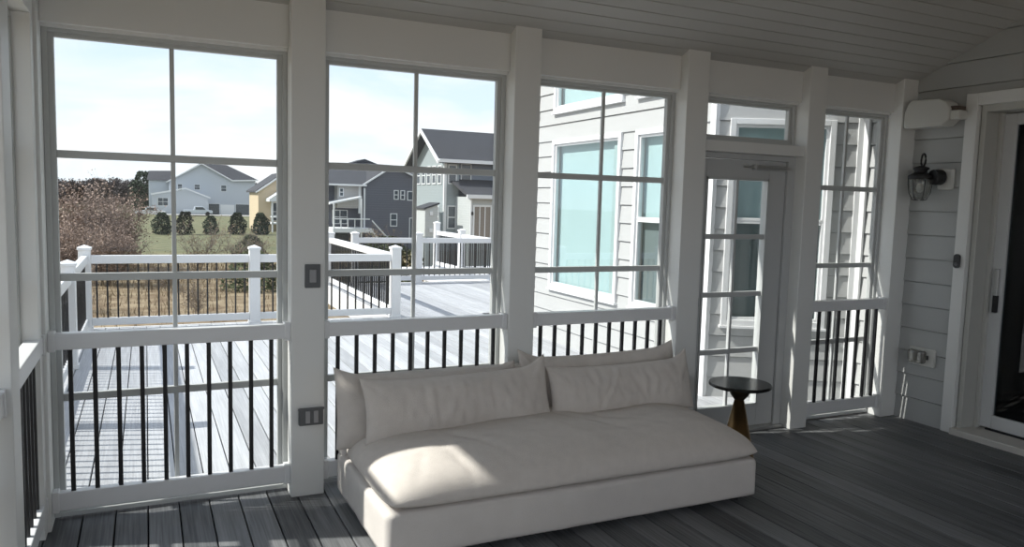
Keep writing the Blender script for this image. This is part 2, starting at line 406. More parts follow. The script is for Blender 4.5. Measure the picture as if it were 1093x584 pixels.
t = empty('wall_lantern', (4.97,-.22,1.74), 'black cage wall lantern with a clear glass jar on a pale round-cornered plate', 'wall light')
MB().box(4.955,4.985,-.335,-.215,1.66,1.805).build('mounting_block', PLAS, t, bevel=.03, seg=4)
q = MB(); ax = [(4.885,-.235,1.745),(4.955,-.25,1.745)]; q.tube(ax, .052, 24); q.build('wall_canopy', BLACK, t, bevel=.006)
LX, LY = 4.87, -.155
GL = mat('lantern_glass', (.45,.46,.45), .15, spec=.8)
GLs = glass('lantern_clear_glass', (.8,.82,.8), 2.0, trans=.75, body=(.5,.5,.48))
prof = [(.028,-.15),(.045,-.145),(.062,-.10),(.070,-.04),(.066,.0)]
MB().lathe(prof, (LX,LY,1.745), 32).build('glass_jar', GLs, t, smooth=True)
MB().lathe([(.078,-.012),(.080,-.006),(.080,.010),(.060,.022),(.040,.032),(.040,.048),(.052,.056),(.050,.066),(.016,.078)], (LX,LY,1.745), 32).build('cap', BLACK, t, smooth=True)
for k in range(6):
    a = 2*math.pi*k/6; P = [(LX+r*math.cos(a), LY+r*math.sin(a), 1.745+z) for r, z in ((.076,0),(.076,-.04),(.066,-.11),(.045,-.155),(.02,-.16))]
    MB().tube(P, .0032, 6).build('cage_wire', BLACK, t)
P = [(LX+.012*math.sin(R(30*i)), LY-.012+.026*math.sin(R(30*i)), 1.862+.044*math.cos(R(30*i))) for i in range(13)]
MB().tube(P, .007, 8).build('gooseneck_arm', BLACK, t, smooth=True)
MB().tube([(LX,LY,1.70),(LX,LY,1.745)], .012, 10).build('bulb_socket', BLACK, t)
MB().lathe([(.008,-.06),(.022,-.05),(.026,-.03),(.014,0)], (LX,LY,1.70), 16).build('bulb', mat('frosted_bulb', (.75,.75,.72), .3), t, smooth=True)

t = empty('outlet_cover', (4.96,-.2,.48), 'clear bubble weatherproof outlet cover low on the grey siding', 'outlet')
MB().box(4.962,4.985,-.300,-.100,.415,.545).build('plate', PLAS, t, bevel=.008, seg=3)
CLR = glass('smoky_bubble', (.7,.7,.66), 2.0, trans=.6, body=(.45,.44,.40))
MB().box(4.915,4.962,-.245,-.115,.435,.530).build('bubble_cover', CLR, t, bevel=.018, seg=3)
MB().box(4.952,4.962,-.225,-.135,.450,.515).build('receptacle', BLACK, t, bevel=.004)
MB().tube([(4.94,-.26,.47),(4.94,-.26,.50)], .006, 8).build('hinge_knob', BLACK, t)

t = empty('doorbell', (4.945,-.42,1.18), 'small dark oblong doorbell on the white sliding door trim', 'doorbell')
q = MB(); pts = []
for i in range(24):
    a = 2*math.pi*i/24; cz = .026 if math.sin(a) > 0 else -.026
    pts.append((TX-.018, -.416+.022*math.cos(a), 1.180+cz+.022*math.sin(a)))
q.prism(pts, (.018,0,0)); q.build('body', mat('charcoal_plastic', (.03,.032,.036), .4), t, bevel=.003)
q = MB().tube([(TX-.020,-.416,1.160),(TX-.017,-.416,1.160)], .012, 20); q.build('button', mat('grey_button', (.10,.10,.11), .3), t)

# switch and outlet on the second post
PLT = mat('dark_grey_plate', (.10,.105,.11), .45); INS = mat('grey_insert', (.30,.30,.31), .4)
t = empty('light_switch', (.732,0,1.11), 'dark grey plate with a pale rocker switch on the white post', 'light switch')
MB().box(.695,.770,-.010,.0,1.052,1.168).build('plate', PLT, t, bevel=.003)
MB().box(.716,.749,-.015,-.009,1.078,1.142).build('rocker', INS, t, bevel=.003)
t = empty('outlet', (.723,0,.41), 'wide dark grey two-gang outlet box low on the white post', 'outlet')
MB().box(.665,.783,-.028,.0,.368,.452).build('box', PLT, t, bevel=.004)
for x in (.695,.735): MB().box(x,x+.022,-.032,-.026,.380,.440).build('receptacle', INS, t, bevel=.002)
MB().box(.660,.788,-.030,-.020,.445,.456).build('cover_lip', PLT, t, bevel=.002)

# ------------------------------------------------------------------ sofa
def nz(x, y, z, s): return noise.noise(Vector((x*s, y*s, z*s)))
def soft_from(me_fn, name, m, parent, loc, rot=(0,0,0), label=None, cat=None, group=None):
    v, f = me_fn
    me = bpy.data.meshes.new(name); me.from_pydata(v, [], f); me.update()
    bm = bmesh.new(); bm.from_mesh(me); bmesh.ops.remove_doubles(bm, verts=bm.verts, dist=.0006); bmesh.ops.recalc_face_normals(bm, faces=bm.faces); bm.to_mesh(me); bm.free()
    me.polygons.foreach_set('use_smooth', [True]*len(me.polygons)); me.materials.append(m)
    o = bpy.data.objects.new(name, me); col.objects.link(o); o.location = loc; o.rotation_euler = rot
    if parent: o.parent = parent; o.location = Vector(loc)-LOC[parent.name]
    ss = o.modifiers.new('smooth', 'SUBSURF'); ss.levels = ss.render_levels = 1
    return tag(o, label, cat, group)
def pillow(w, h, t, seed, pinch=.05, ears=.05, fold=None, earL=1., earR=1., n=64, k=26, lean=0.):
    """standing pillow: x width, z height, y thickness; rim is the seam"""
    v = []; f = []
    for side in (-1, 1):
        i0 = len(v)
        for j in range(k+1):
            b = -1+2*j/k
            for i in range(n+1):
                a = -1+2*i/n
                x = w/2*a*(1-pinch*(1-b*b)); e = earL if a < 0 else earR
                z = h/2*b*(1-.10*(1-min(1,abs(a))**2.2)*(1 if b > 0 else .3))
                if b > 0: z += ears*e*h*b*max(0,(abs(a)-.72)/.28)**1.6
                th = t/2*(max(0,1-abs(a)**5)**.62)*(max(0,1-b*b)**.60)
                # fuller towards the bottom
                th *= 1+.18*(-b)
                wr = 0
                cr = (1-abs(a)**8)*(1-b**6)
                wr += .020*nz(x+seed, z*1.5, side, 4.0)*cr
                wr += .010*nz(x*2.2+seed, z, side*3, 14)*cr
                # creases fanning from the corners
                for cx in (-1, 1):
                    dx = (a-cx)*w/2; dz = (b-1)*h/2; r = math.hypot(dx, dz)
                    if .02 < r < .30: wr += .006*math.sin(9*math.atan2(dz, dx)+seed)*math.exp(-(r/.12)**2)*1.5*cr
                if fold and side < 0:
                    s = x-(fold+.05*b+.03*math.sin(2.2*b))
                    wr += (-.012*math.exp(-(s/.010)**2)+.008*math.exp(-((s-.022)/.014)**2))*(1-b*b*.6)
                y = side*max(0., th+wr*min(1, th/(t*.15+1e-6))) + lean*b*b*.0
                # slump: the top curls backwards a little
                y += .02*(b*b)*(1 if b > 0 else -.3)
                v.append((x, y, z))
        for j in range(k):
            for i in range(n):
                a0 = i0+j*(n+1)+i; f.append((a0, a0+1, a0+n+2, a0+n+1))
    return v, f
def seat(x0, x1, y0, y1, zb, zt):
    v = []; f = []; n, k = 90, 44; w = x1-x0; d = y1-y0
    for side in (0, 1):
        i0 = len(v)
        for j in range(k+1):
            b = -1+2*j/k
            for i in range(n+1):
                a = -1+2*i/n
                # bulging plan, rounded corners
                ex = 1-.030*(abs(b)**6); ey = 1-.045*(abs(a)**10)
                x = (x0+x1)/2+w/2*a*ex; y = (y0+y1)/2+d/2*b*ey
                fx = max(0,1-abs(a)**7)**.5; fy = max(0,1-abs(b)**4.2)**.52
                if side:
                    cr = fx*fy
                    z = zb+.03+(zt-zb-.03)*cr
                    # crown: fuller in the middle, dips by the centre gathering
                    z += .020*(1-a*a)*(1-b*b) - .0
                    wv = .016*nz(x, y, .3, 2.6)+.006*nz(x*1.2, y*2.0, 1.3, 8)
                    # soft folds running from the back to the front at the middle
                    for (fx0, fy0, dx, dy, amp, wd, ln) in ((1.98,-.50,.35,-.50,-.012,.020,.26),(2.10,-.48,.45,-.42,-.010,.022,.24),(1.80,-.60,.30,-.55,.008,.035,.22),(1.22,-.86,.12,-.4,-.010,.014,.12),(1.03,-.80,-.2,-.5,-.008,.012,.10),(1.42,-.92,.15,-.3,-.009,.012,.10),(1.34,-.62,.35,-.6,-.009,.02,.20),(2.52,-.55,.5,-.5,-.006,.03,.2)):
                        L = math.hypot(dx, dy); ux, uy = dx/L, dy/L; px, py = x-fx0, y-fy0
                        al = px*ux+py*uy; ac = -px*uy+py*ux
                        wv += amp*math.exp(-(ac/wd)**2)*math.exp(-(al/ln)**2)
                    z += wv*cr
                else:
                    z = zb+.03*(1-max(0,1-abs(a)**14)**.5*max(0,1-abs(b)**14)**.5)
                v.append((x, y, z))
        for j in range(k):
            for i in range(n):
                a0 = i0+j*(n+1)+i; f.append((a0, a0+1, a0+n+2, a0+n+1))
    return v, f
SX0, SX1, SY0, SY1 = .850, 2.815, -.905, -.012
sofa = empty('sofa', ((SX0+SX1)/2, -.45, 0), 'long low armless sofa in oatmeal linen slipcover below the windows', 'sofa')
def slip_base():
    v = []; f = []
    # rounded rectangle skirt with faint waviness
    P = []; r = .035
    for cx, cy, a0 in ((SX1-r,SY1-r,0),(SX0+r,SY1-r,90),(SX0+r,SY0+r,180),(SX1-r,SY0+r,270)):
        for i in range(7): a = R(a0+15*i); P.append((cx+r*math.cos(a), cy+r*math.sin(a)))
    Q = []
    for i in range(len(P)):
        a = Vector(P[i]); b = Vector(P[(i+1) % len(P)]); L = (b-a).length; m = max(1, int(L/.03))
        for q in range(m): Q.append(a.lerp(b, q/m))
    zs = [.028,.034,.08,.13,.18,.212,.224,.232]
    cxy = Vector(((SX0+SX1)/2, (SY0+SY1)/2)); N = len(Q)
    for z in zs:
        for p in Q:
            d = (p-cxy).normalized(); wv = .006*nz(p.x*2, p.y*2, z*1.2, 3)+.003*nz(p.x*5, p.y*5, z, 5)
            ins = 0 if z < .215 else (.014 if z < .23 else .05)
            v.append((p.x+d.x*(wv-ins), p.y+d.y*(wv-ins), z))
    for k in range(len(zs)-1):
        for i in range(N): f.append((k*N+i, k*N+(i+1) % N, (k+1)*N+(i+1) % N, (k+1)*N+i))
    f.append(tuple(range((len(zs)-1)*N, len(zs)*N))); f.append(tuple(range(N-1, -1, -1)))
    o = LOC[sofa.name]
    return [(x-o.x, y-o.y, z-o.z) for x, y, z in v], f
soft_from(slip_base(), 'base', FABRIC2, sofa, LOC[sofa.name])
def off(vf, o): return [(x-o[0], y-o[1], z-o[2]) for x, y, z in vf[0]], vf[1]
soft_from(off(seat(.846, 2.830, -.935, -.10, .234, .405), LOC[sofa.name]), 'seat_cushion', FABRIC, sofa, LOC[sofa.name])
bk = MB().box(SX0+.004, SX1-.01, -.115, SY1, .20, .612).build('backrest', FABRIC2, sofa, bevel=.035, seg=5, smooth=False)
for x in (.93, 2.73):
    for y in (-.83, -.09): MB().lathe([(.022,0),(.025,.034)], (x,y,0), 12).build('foot', BLACK, sofa)
# loose cushions
G = 'oatmeal linen lumbar pillows on the sofa'
soft_from(pillow(.98, .37, .15, 2.1, .02, .10, earL=1.0, earR=.5), 'back_pillow', FABRIC, None, (1.285,-.205,.470), (R(-10),R(.6),0), 'long linen pillow leaning on the sofa back at its left end, behind another', 'pillow', G)
soft_from(pillow(1.03, .37, .14, 7.7, .02, .10, earL=1.3, earR=.9), 'back_pillow', FABRIC, None, (2.300,-.195,.500), (R(-8),R(-.6),0), 'long linen pillow against the right half of the sofa back, partly hidden', 'pillow', G)
soft_from(pillow(1.00, .305, .15, 4.4, .035, .16, earL=.3, earR=1.2), 'front_pillow', FABRIC, None, (1.392,-.345,.507), (R(-14),R(-1.2),0), 'front linen pillow on the left half, its right ear standing up at the middle', 'pillow', G)
soft_from(pillow(.93, .30, .15, 9.3, .03, .16, fold=-.14, earL=.2, earR=1.1), 'front_pillow', FABRIC, None, (2.352,-.335,.495), (R(-13),R(-.4),0), 'front linen pillow on the right half, with a curved crease near its middle', 'pillow', G)

# ------------------------------------------------------------------ side table
TX0, TY0 = 3.15, -.37
t = empty('side_table', (TX0,TY0,0), 'small round side table with black top and bronze cone pedestal beside the sofa', 'side table')
BR = mat('aged_brass', (.30,.19,.085), .34, metal=.9, var=.35, vscale=9, stretch=(1,1,.3))
MB().lathe([(.001,.450),(.172,.450),(.180,.455),(.181,.464),(.177,.471),(.001,.4715)], (TX0,TY0,0), 64).build('table_top', mat('black_glass_top', (.010,.010,.010), .22), t, smooth=False)
MB().lathe([(.028,.372),(.034,.378),(.050,.398),(.062,.425),(.066,.449)], (TX0,TY0,0), 40).build('collar', mat('dark_bronze', (.035,.026,.02), .4, metal=.5), t, smooth=True)
MB().lathe([(.112,.0),(.112,.006),(.105,.012),(.027,.374)], (TX0,TY0,0), 48).build('pedestal', BR, t, smooth=True)

# ------------------------------------------------------------------ outside deck
q = boards('d', DECK, -.66, 4.05, .17, 5.62, -.005)
q2 = boards('d', DECK, 2.78, 7.5, 5.62, 9.42, -.005); q.f += [tuple(i+len(q.v) for i in ff) for ff in q2.f]; q.v += q2.v
q2 = boards('d', DECK, 4.05, 5.3, .17, 5.0, -.005); q.f += [tuple(i+len(q.v) for i in ff) for ff in q2.f]; q.v += q2.v
q.build('deck_floor', DECK, bevel=.002, seg=1)['kind'] = 'structure'
MB().box(-.66, 4.05, .17, 5.62, -.24, -.035).box(2.78, 7.5, 5.62, 9.42, -.24, -.035).build('deck_underlay', DARK)['kind'] = 'structure'
q = MB(); q.box(-.69,2.75,5.62,5.65,-.30,.0); q.box(-.69,-.66,.17,5.62,-.30,.0); q.box(2.75,2.78,5.62,9.42,-.30,.0); q.box(2.75,4.8,9.42,9.45,-.30,0.)
q.build('deck_fascia', RAILW)['kind'] = 'structure'
q = MB()
for x in (-.6,1.1,2.8): q.box(x-.07,x+.07,5.4,5.54,-3.02,-.24)
q.build('deck_support', RAILW)['kind'] = 'structure'
# landing beyond the far rail
boards('l', DECK, 4.75, 7.5, 9.50, 12.5, -.005).build('landing_floor', mat('sunlit_landing', (.72,.73,.75), .5), bevel=.002, seg=1)['kind'] = 'structure'  # deck boards painted near white to stand in for strong sun

DPOST = None
def deck_post(x, y, label, h=.90):
    t = empty('deck_post', (x,y,-.005), label, 'post', 'white capped posts of the outside deck railing')
    w = .058
    MB().box(x-w,x+w,y-w,y+w,-.005,h-.03).build('shaft', RAILW, t, bevel=.004)
    q = MB(); 
    q.box(x-.068,x+.068,y-.068,y+.068,h-.035,h-.012)
    i = len(q.v); q.v += [(x-.07,y-.07,h-.012),(x+.07,y-.07,h-.012),(x+.07,y+.07,h-.012),(x-.07,y+.07,h-.012),(x,y,h+.018)]
    q.f += [(i,i+1,i+4),(i+1,i+2,i+4),(i+2,i+3,i+4),(i+3,i,i+4),(i+3,i+2,i+1,i)]
    q.build('post_cap', RAILW, t, bevel=.002, seg=1)
    MB().box(x-.068,x+.068,y-.068,y+.068,-.005,.03).build('post_skirt', RAILW, t, bevel=.003)
DB = None
def deck_rail(p, q_, label, ztop=.805, m=BLACK):
    global DB
    p = Vector(p); q_ = Vector(q_); d = (q_-p); L = d.length; d.normalize(); c = (p+q_)/2
    a, b = p+d*.058, q_-d*.058; L2 = (b-a).length
    t = empty('deck_railing', (c.x,c.y,0), label, 'railing', 'white deck rails with black balusters outside')
    MB().obox(c, d, L2/2, .030, .715, ztop).build('top_rail', RAILW, t, bevel=.005)
    MB().obox(c, d, L2/2, .024, .045, .125).build('bottom_rail', RAILW, t, bevel=.004)
    n = max(1, int(L2/.096)); st = L2/n
    for i in range(n):
        w = a + d*(st*(i+.5))
        if DB is None: DB = MB().box(w.x-.0085,w.x+.0085,w.y-.0085,w.y+.0085,.12,.72).build('baluster', m, t, loc=(w.x,w.y,.12))
        else: share(DB, 'baluster', t, (w.x,w.y,.12))
YD = 5.53
deck_post(-.60, YD, 'white capped post at the far left corner of the outside deck')
deck_post(-.60, 3.55, 'white capped post on the left edge of the outside deck, nearest of that side')
deck_post(-.60, 1.75, 'white deck post close outside the leftmost window, its cap hidden by the rail')
deck_post(1.13, YD, 'white capped post in the middle of the far deck rail, seen in the leftmost window')
deck_post(2.825, YD, 'white capped post where the deck turns away, seen in the second window')
deck_post(2.825, 9.33, 'white capped post at the back left corner of the deeper deck part')
deck_post(3.25, 9.33, 'white capped post just right of the back left corner of the deeper deck')
deck_post(4.40, 9.33, 'white capped post beside the opening to the bright landing')
deck_rail((-.60,.23),(-.60,1.75), 'near span of white railing on the left edge of the outside deck')
deck_rail((-.60,1.75),(-.60,3.55), 'middle span of white railing on the left edge of the outside deck')
deck_rail((-.60,3.55),(-.60,YD), 'far span of white railing on the left edge of the outside deck')
deck_rail((-.60,YD),(1.13,YD), 'long white railing span with black balusters in front of the brown brush')
deck_rail((1.13,YD),(2.825,YD), 'white railing span right of the middle deck post, cut by the light switch post')
deck_rail((2.825,YD),(2.825,9.33), 'white railing running away from the window along the deeper deck edge')
deck_rail((3.25,9.33),(4.40,9.33), 'short back railing span in front of the dark shrub and grey house')
deck_rail((4.40,9.33),(7.2,9.33), 'back railing span in front of the bright landing and blue house')
deck_post(5.85, 12.4, 'taller white capped post at the far end of the bright landing', h=1.0)
deck_post(5.85, 10.9, 'white capped post halfway along the landing rail')
deck_rail((5.85,10.9),(5.85,12.4), 'far span of the white landing railing in front of the blue house')
deck_rail((5.85,9.42),(5.85,10.9), 'near span of the white landing railing in front of the blue house')
MB().box(5.6,6.1,12.0,12.5,-3.0,-.03).build('landing_support', RAILW)['kind'] = 'structure'

# ------------------------------------------------------------------ house extension outside
BLIND = mat('sky_tinted_blind', (.50,.585,.60), .7, var=.05, vscale=2)  # blind colour tinted and brightened with the sky reflected in the glass
GREYR = mat('grey_screen', (.20,.215,.22), .8, var=.15, vscale=3)
def house_window(name, o, u, nrm, s0, s1, z0, z1, kinds, t_=.045, drapes=False):
    """trimmed window lying on a wall; kinds = list of (zlow, zhigh, 'blind' / 'screen') sashes from the bottom"""
    wn[0] += 1
    P = lambda s, dn, z: (o[0]+u[0]*s+nrm[0]*dn, o[1]+u[1]*s+nrm[1]*dn, z)
    t = empty('window_%d' % wn[0], P((s0+s1)/2, 0, z0), kind='structure')
    def slab(a, b, za, zb, d0, d1): 
        pts = [P(a,d0,za),P(b,d0,za),P(b,d0,zb),P(a,d0,zb)]
        return pts, tuple(Vector(P(0,d1,0))-Vector(P(0,d0,0)))
    def add(m, *a): p, e = slab(*a); m.prism(p, e); return m
    f = MB()
    for a in ((s0,s0+t_,z0,z1,-.02,.032),(s1-t_,s1,z0,z1,-.02,.032),(s0+t_,s1-t_,z1-t_,z1,-.02,.032),(s0+t_,s1-t_,z0,z0+t_,-.02,.032),(s0-.012,s1+.012,z0-.022,z0-.0005,.002,.045)): add(f, *a)
    f.build('casing', RAILW, t, bevel=.003)
    for za, zb, kd in kinds:
        sf = MB(); w = .022; a0, a1 = s0+t_, s1-t_
        for a in ((a0,a0+w,za,zb,-.03,.012),(a1-w,a1,za,zb,-.03,.012),(a0+w,a1-w,zb-w,zb,-.03,.012),(a0+w,a1-w,za,za+w,-.03,.014)): add(sf, *a)
        s = sf.build('sash', RAILW, t, bevel=.002, seg=1)
        add(MB(), a0+w, a1-w, za+w, zb-w, -.012, -.008).build('pane', PANEH, s)
        add(MB(), a0, a1, za, zb, -.10, -.06).build('blind' if kd == 'blind' else 'screen', BLIND if kd == 'blind' else GREYR, s)
        if drapes:
            dm = MB()
            add(dm, a0+w, a0+w+.13, za+w, zb-w, -.055, -.03)
            dm.build('drape', mat('pale_curtain', (.42,.48,.48), .8), s)
# wall parallel to the house wall, X = 4, from y=.975 to y=4.95 (s = y - .975)
A = (4.0,.975); Bc = (5.0,.42); ab = Vector((Bc[0]-A[0], Bc[1]-A[1])); LAB = ab.length; uab = tuple(ab/LAB); nab = (uab[1], -uab[0])
if nab[1] > 0: nab = (-nab[0], -nab[1])
Wl = [(1.285,2.62,.575,2.165,'big'),(.28,1.055,.575,2.165,'dh'),(2.985,3.70,.575,2.165,'dh'),(1.285,2.62,2.46,4.0,'big'),(.28,1.055,2.46,4.0,'dh'),(2.985,3.70,2.46,4.0,'dh')]
siding('wall_extension', SIDING, A, (0,1), 0, 3.975, -.02, 5.2, holes=[(a,b,c,d_) for a,b,c,d_,_ in Wl], nrm=(-1,0), phase=-.0)
for a, b, c_, d_, kd in Wl:
    mz = c_+(d_-c_)*.5
    if kd == 'big': house_window('w', A, (0,1), (-1,0), a, b, c_, d_, [(c_+.045, d_-.045, 'blind')], drapes=True)
    else: house_window('w', A, (0,1), (-1,0), a, b, c_, d_, [(c_+.045, mz, 'screen'), (mz, d_-.045, 'blind')])
hw = (.105,.905,.575,2.185)
siding('wall_bay', SIDING, A, uab, 0, LAB, -.02, 5.2, holes=[hw,(.105,.905,2.50,4.0)], nrm=nab)
house_window('w', A, uab, nab, *hw, [(.62,1.40,'screen'),(1.40,2.14,'blind')])
house_window('w', A, uab, nab,   .105,.905,2.50,4.0, [(2.545,3.955,'blind')])
siding('wall_return', SIDING, Bc, (0,-1), 0, .25, -.02, 2.42, nrm=(-1,0))
siding('wall_extension_end', SIDING, (4.0,4.95), (1,0), 0, 4.0, -.02, 5.2, nrm=(0,1))
q = MB(); q.box(3.978,4.018,.955,1.02,-.02,5.2); q.build('trim_10', RAILW, bevel=.003)['kind'] = 'structure'
q = MB().obox((4.962,.44), uab, .030, .018, -.02, 2.42); q.box(4.962,4.985,.375,.42,-.02,2.42); q.build('trim_11', RAILW, bevel=.003)['kind'] = 'structure'
MB().box(3.965,4.03,4.90,4.98,-.02,5.2).build('trim_12', RAILW, bevel=.003)['kind'] = 'structure'
MB().box(4.2,8.0,.6,4.9,5.15,5.3).build('roof_extension', mat('shingle', (.08,.08,.085), .9))['kind'] = 'structure'

# ------------------------------------------------------------------ far ground
def gmat():
    m = bpy.data.materials.new('lawn_and_dry_meadow'); n, l = nodes(m); b = n['Principled BSDF']; b.inputs['Roughness'].default_value = 1
    tc = n.new('ShaderNodeTexCoord'); t = n.new('ShaderNodeTexNoise'); t.inputs['Scale'].default_value = .045; t.inputs['Detail'].default_value = 3; l.new(tc.outputs['Object'], t.inputs['Vector'])
    t2 = n.new('ShaderNodeTexNoise'); t2.inputs['Scale'].default_value = 1.1; t2.inputs['Detail'].default_value = 7; l.new(tc.outputs['Object'], t2.inputs['Vector'])
    r1 = n.new('ShaderNodeValToRGB'); e = r1.color_ramp.elements; e[0].position = .35; e[1].position = .65; e[0].color = (.085,.095,.04,1); e[1].color = (.15,.145,.07,1); l.new(t2.outputs['Fac'], r1.inputs[0])
    r2 = n.new('ShaderNodeValToRGB'); e = r2.color_ramp.elements; e[0].position = .35; e[1].position = .65; e[0].color = (.13,.085,.045,1); e[1].color = (.27,.21,.13,1); l.new(t2.outputs['Fac'], r2.inputs[0])
    sp = n.new('ShaderNodeSeparateXYZ'); l.new(tc.outputs['Object'], sp.inputs[0])
    mr = n.new('ShaderNodeMapRange'); mr.inputs['From Min'].default_value = 44; mr.inputs['From Max'].default_value = 60; l.new(sp.outputs[1], mr.inputs['Value'])
    ad = n.new('ShaderNodeMath'); ad.operation = 'MULTIPLY_ADD'; l.new(t.outputs['Fac'], ad.inputs[0]); ad.inputs[1].default_value = .8; l.new(mr.outputs[0], ad.inputs[2])
    sb = n.new('ShaderNodeMath'); sb.operation = 'SUBTRACT'; l.new(ad.outputs[0], sb.inputs[0]); sb.inputs[1].default_value = .4; sb.use_clamp = True
    mx = n.new('ShaderNodeMixRGB'); l.new(sb.outputs[0], mx.inputs[0]); l.new(r2.outputs[0], mx.inputs[1]); l.new(r1.outputs[0], mx.inputs[2]); l.new(mx.outputs[0], b.inputs['Base Color'])
    return m
def ground():
    v = []; f = []; nx, ny = 40, 60
    for j in range(ny+1):
        for i in range(nx+1):
            x = -260+i*14; y = -60+(j/ny)**1.6*620
            v.append((x, y, -3.0+.25*noise.noise(Vector((x*.05, y*.05, 0)))*(1 if y > 20 else 0)))
    for j in range(ny):
        for i in range(nx): a = j*(nx+1)+i; f.append((a,a+1,a+nx+2,a+nx+1))
    me = bpy.data.meshes.new('ground'); me.from_pydata(v,[],f); me.materials.append(gmat()); me.polygons.foreach_set('use_smooth',[True]*len(me.polygons))
    o = bpy.data.objects.new('ground', me); col.objects.link(o); o['kind'] = 'structure'
ground()

# ------------------------------------------------------------------ plants
random.seed(5)
TWIG = mat('brown_twigs', (.17,.125,.10), .9, var=.3, vscale=1.5); TWIGG = mat('grey_brown_twigs', (.20,.165,.14), .9)
BLOS = mat('pale_pink_buds', (.42,.32,.26), .9, var=.35, vscale=1.2, c2=(.20,.14,.11)); TREEB = mat('bare_tree_mass', (.12,.10,.095), .95, var=.35, vscale=.8)
EVER = mat('dark_evergreen', (.028,.048,.020), .9, var=.5, vscale=2.5); EVER2 = mat('olive_evergreen', (.06,.075,.03), .9, var=.4, vscale=2)
GRS = mat('dry_straw', (.27,.205,.125), .95, var=.45, vscale=1.5)
def bush_mesh(h, w, seed, nst=26, r0=.03, leaf=0, lsize=.08, sub=5):
    rnd = random.Random(seed); b = MB(); lf = MB()
    def leafat(p):
        s = lsize*rnd.uniform(.6,1.3); a = Vector((rnd.gauss(0,1),rnd.gauss(0,1),rnd.gauss(0,1))).normalized(); c = a.orthogonal().normalized(); i = len(lf.v)
        lf.v += [tuple(p+a*s), tuple(p+c*s), tuple(p-a*s), tuple(p-c*s)]; lf.f.append((i,i+1,i+2,i+3))
    def grow(p, d, L, r, lev):
        pts = [p]; q = p; seg = 4
        for i in range(seg):
            d = (d+Vector((rnd.gauss(0,.16),rnd.gauss(0,.16),rnd.gauss(.03,.10)))).normalized(); q = q+d*(L/seg); pts.append(q)
            if lev < 2:
                for _ in range(sub if lev == 0 else 3):
                    nd = (d+Vector((rnd.gauss(0,.6),rnd.gauss(0,.6),rnd.gauss(.1,.4)))).normalized(); grow(q, nd, L*rnd.uniform(.3,.5), r*.5, lev+1)
            if leaf and lev > 0 and rnd.random() < leaf: leafat(q+Vector((rnd.gauss(0,.06),rnd.gauss(0,.06),rnd.gauss(0,.06))))
        b.tube(pts, [r*(1-.7*i/seg) for i in range(seg+1)], 3, False)
    for i in range(nst):
        a = rnd.uniform(0, 6.28); t = rnd.uniform(0, 1)**.7
        d = Vector((math.cos(a)*t*w/h, math.sin(a)*t*w/h, 1)).normalized()
        grow(Vector((math.cos(a)*t*w*.3, math.sin(a)*t*w*.3, 0)), d, h*rnd.uniform(.55,.95), r0, 0)
    return b, lf
def plant(name, b, m, loc, label, cat, group=None, lf=None, lm=None, lname='leaves'):
    t = empty(name, loc, label, cat, group)
    def put(n_, bb, mm):
        me = bpy.data.meshes.new(n_); me.from_pydata(bb.v, [], bb.f); me.materials.append(mm)
        o = bpy.data.objects.new(n_, me); col.objects.link(o); o.parent = t; return o
    put('branches', b, m)
    if lf and lf.v: put(lname, lf, lm)
    return t
def copy_plant(t, loc, label, sc_=(1,1,1), rz=0, group=None):
    r = t.copy(); col.objects.link(r); r.location = loc; r.scale = sc_; r.rotation_euler = (0,0,rz); r['label'] = label
    if group: r['group'] = group
    for ch in list(t.children):
        c = ch.copy(); col.objects.link(c); c.parent = r
    LOC[r.name] = Vector(loc); return r
# flowering bare brush left of the pale house
b, lf = bush_mesh(3.8, 1.5, 11, 17, .025, .5, .05)
big = plant('flowering_brush', b, TWIG, (-2.5,42,-3), 'large bare shrub hazed with pink buds, centre of the left window', 'shrub', 'pink budded brush beyond the deck', lf, BLOS, 'buds')
for (x, y, s, rz, lb) in ((-4.3,44,.85,2,'tall pink budded shrub at the left frame of the first window'),(-1.5,46,.86,4,'lower pink budded shrub just left of the white parked truck'),(-3.3,38,.62,1,'pink budded shrub in front of the largest one, left side'),(-1.6,37,.6,5,'pink budded shrub rising over the far deck rail left of the muntin')):
    copy_plant(big, (x,y,-3), lb, (s,s,s), rz, 'pink budded brush beyond the deck')
b, lf = bush_mesh(2.5, 1.3, 23, 9, .018, .12, .04, 3)
tw = plant('bare_shrub', b, TWIGG, (2.6,44,-3), 'thin bare twiggy shrub under the middle muntin of the first window', 'shrub', 'thin bare shrubs on the meadow', lf, GRS, 'buds')
for (x, y, s, rz, lb) in ((4.6,44,.75,1,'small bare shrub left of the middle deck post'),(.9,34,.6,3,'short bare twigs above the deck rail, right of the pink brush'),(6.3,46,.8,2,'bare shrub right of the middle deck post'),(-2.2,28,.6,5,'bare shrub low behind the left deck balusters'),(1.6,26,.5,2,'bare shrub low behind the middle deck balusters'),(13.2,42,.9,2,'bare brown shrub below the dark grey house wall'),(11.4,40,.8,0,'bare brown shrub right of the white house steps')):
    copy_plant(tw, (x,y,-3), lb, (s,s,s), rz, 'thin bare shrubs on the meadow')
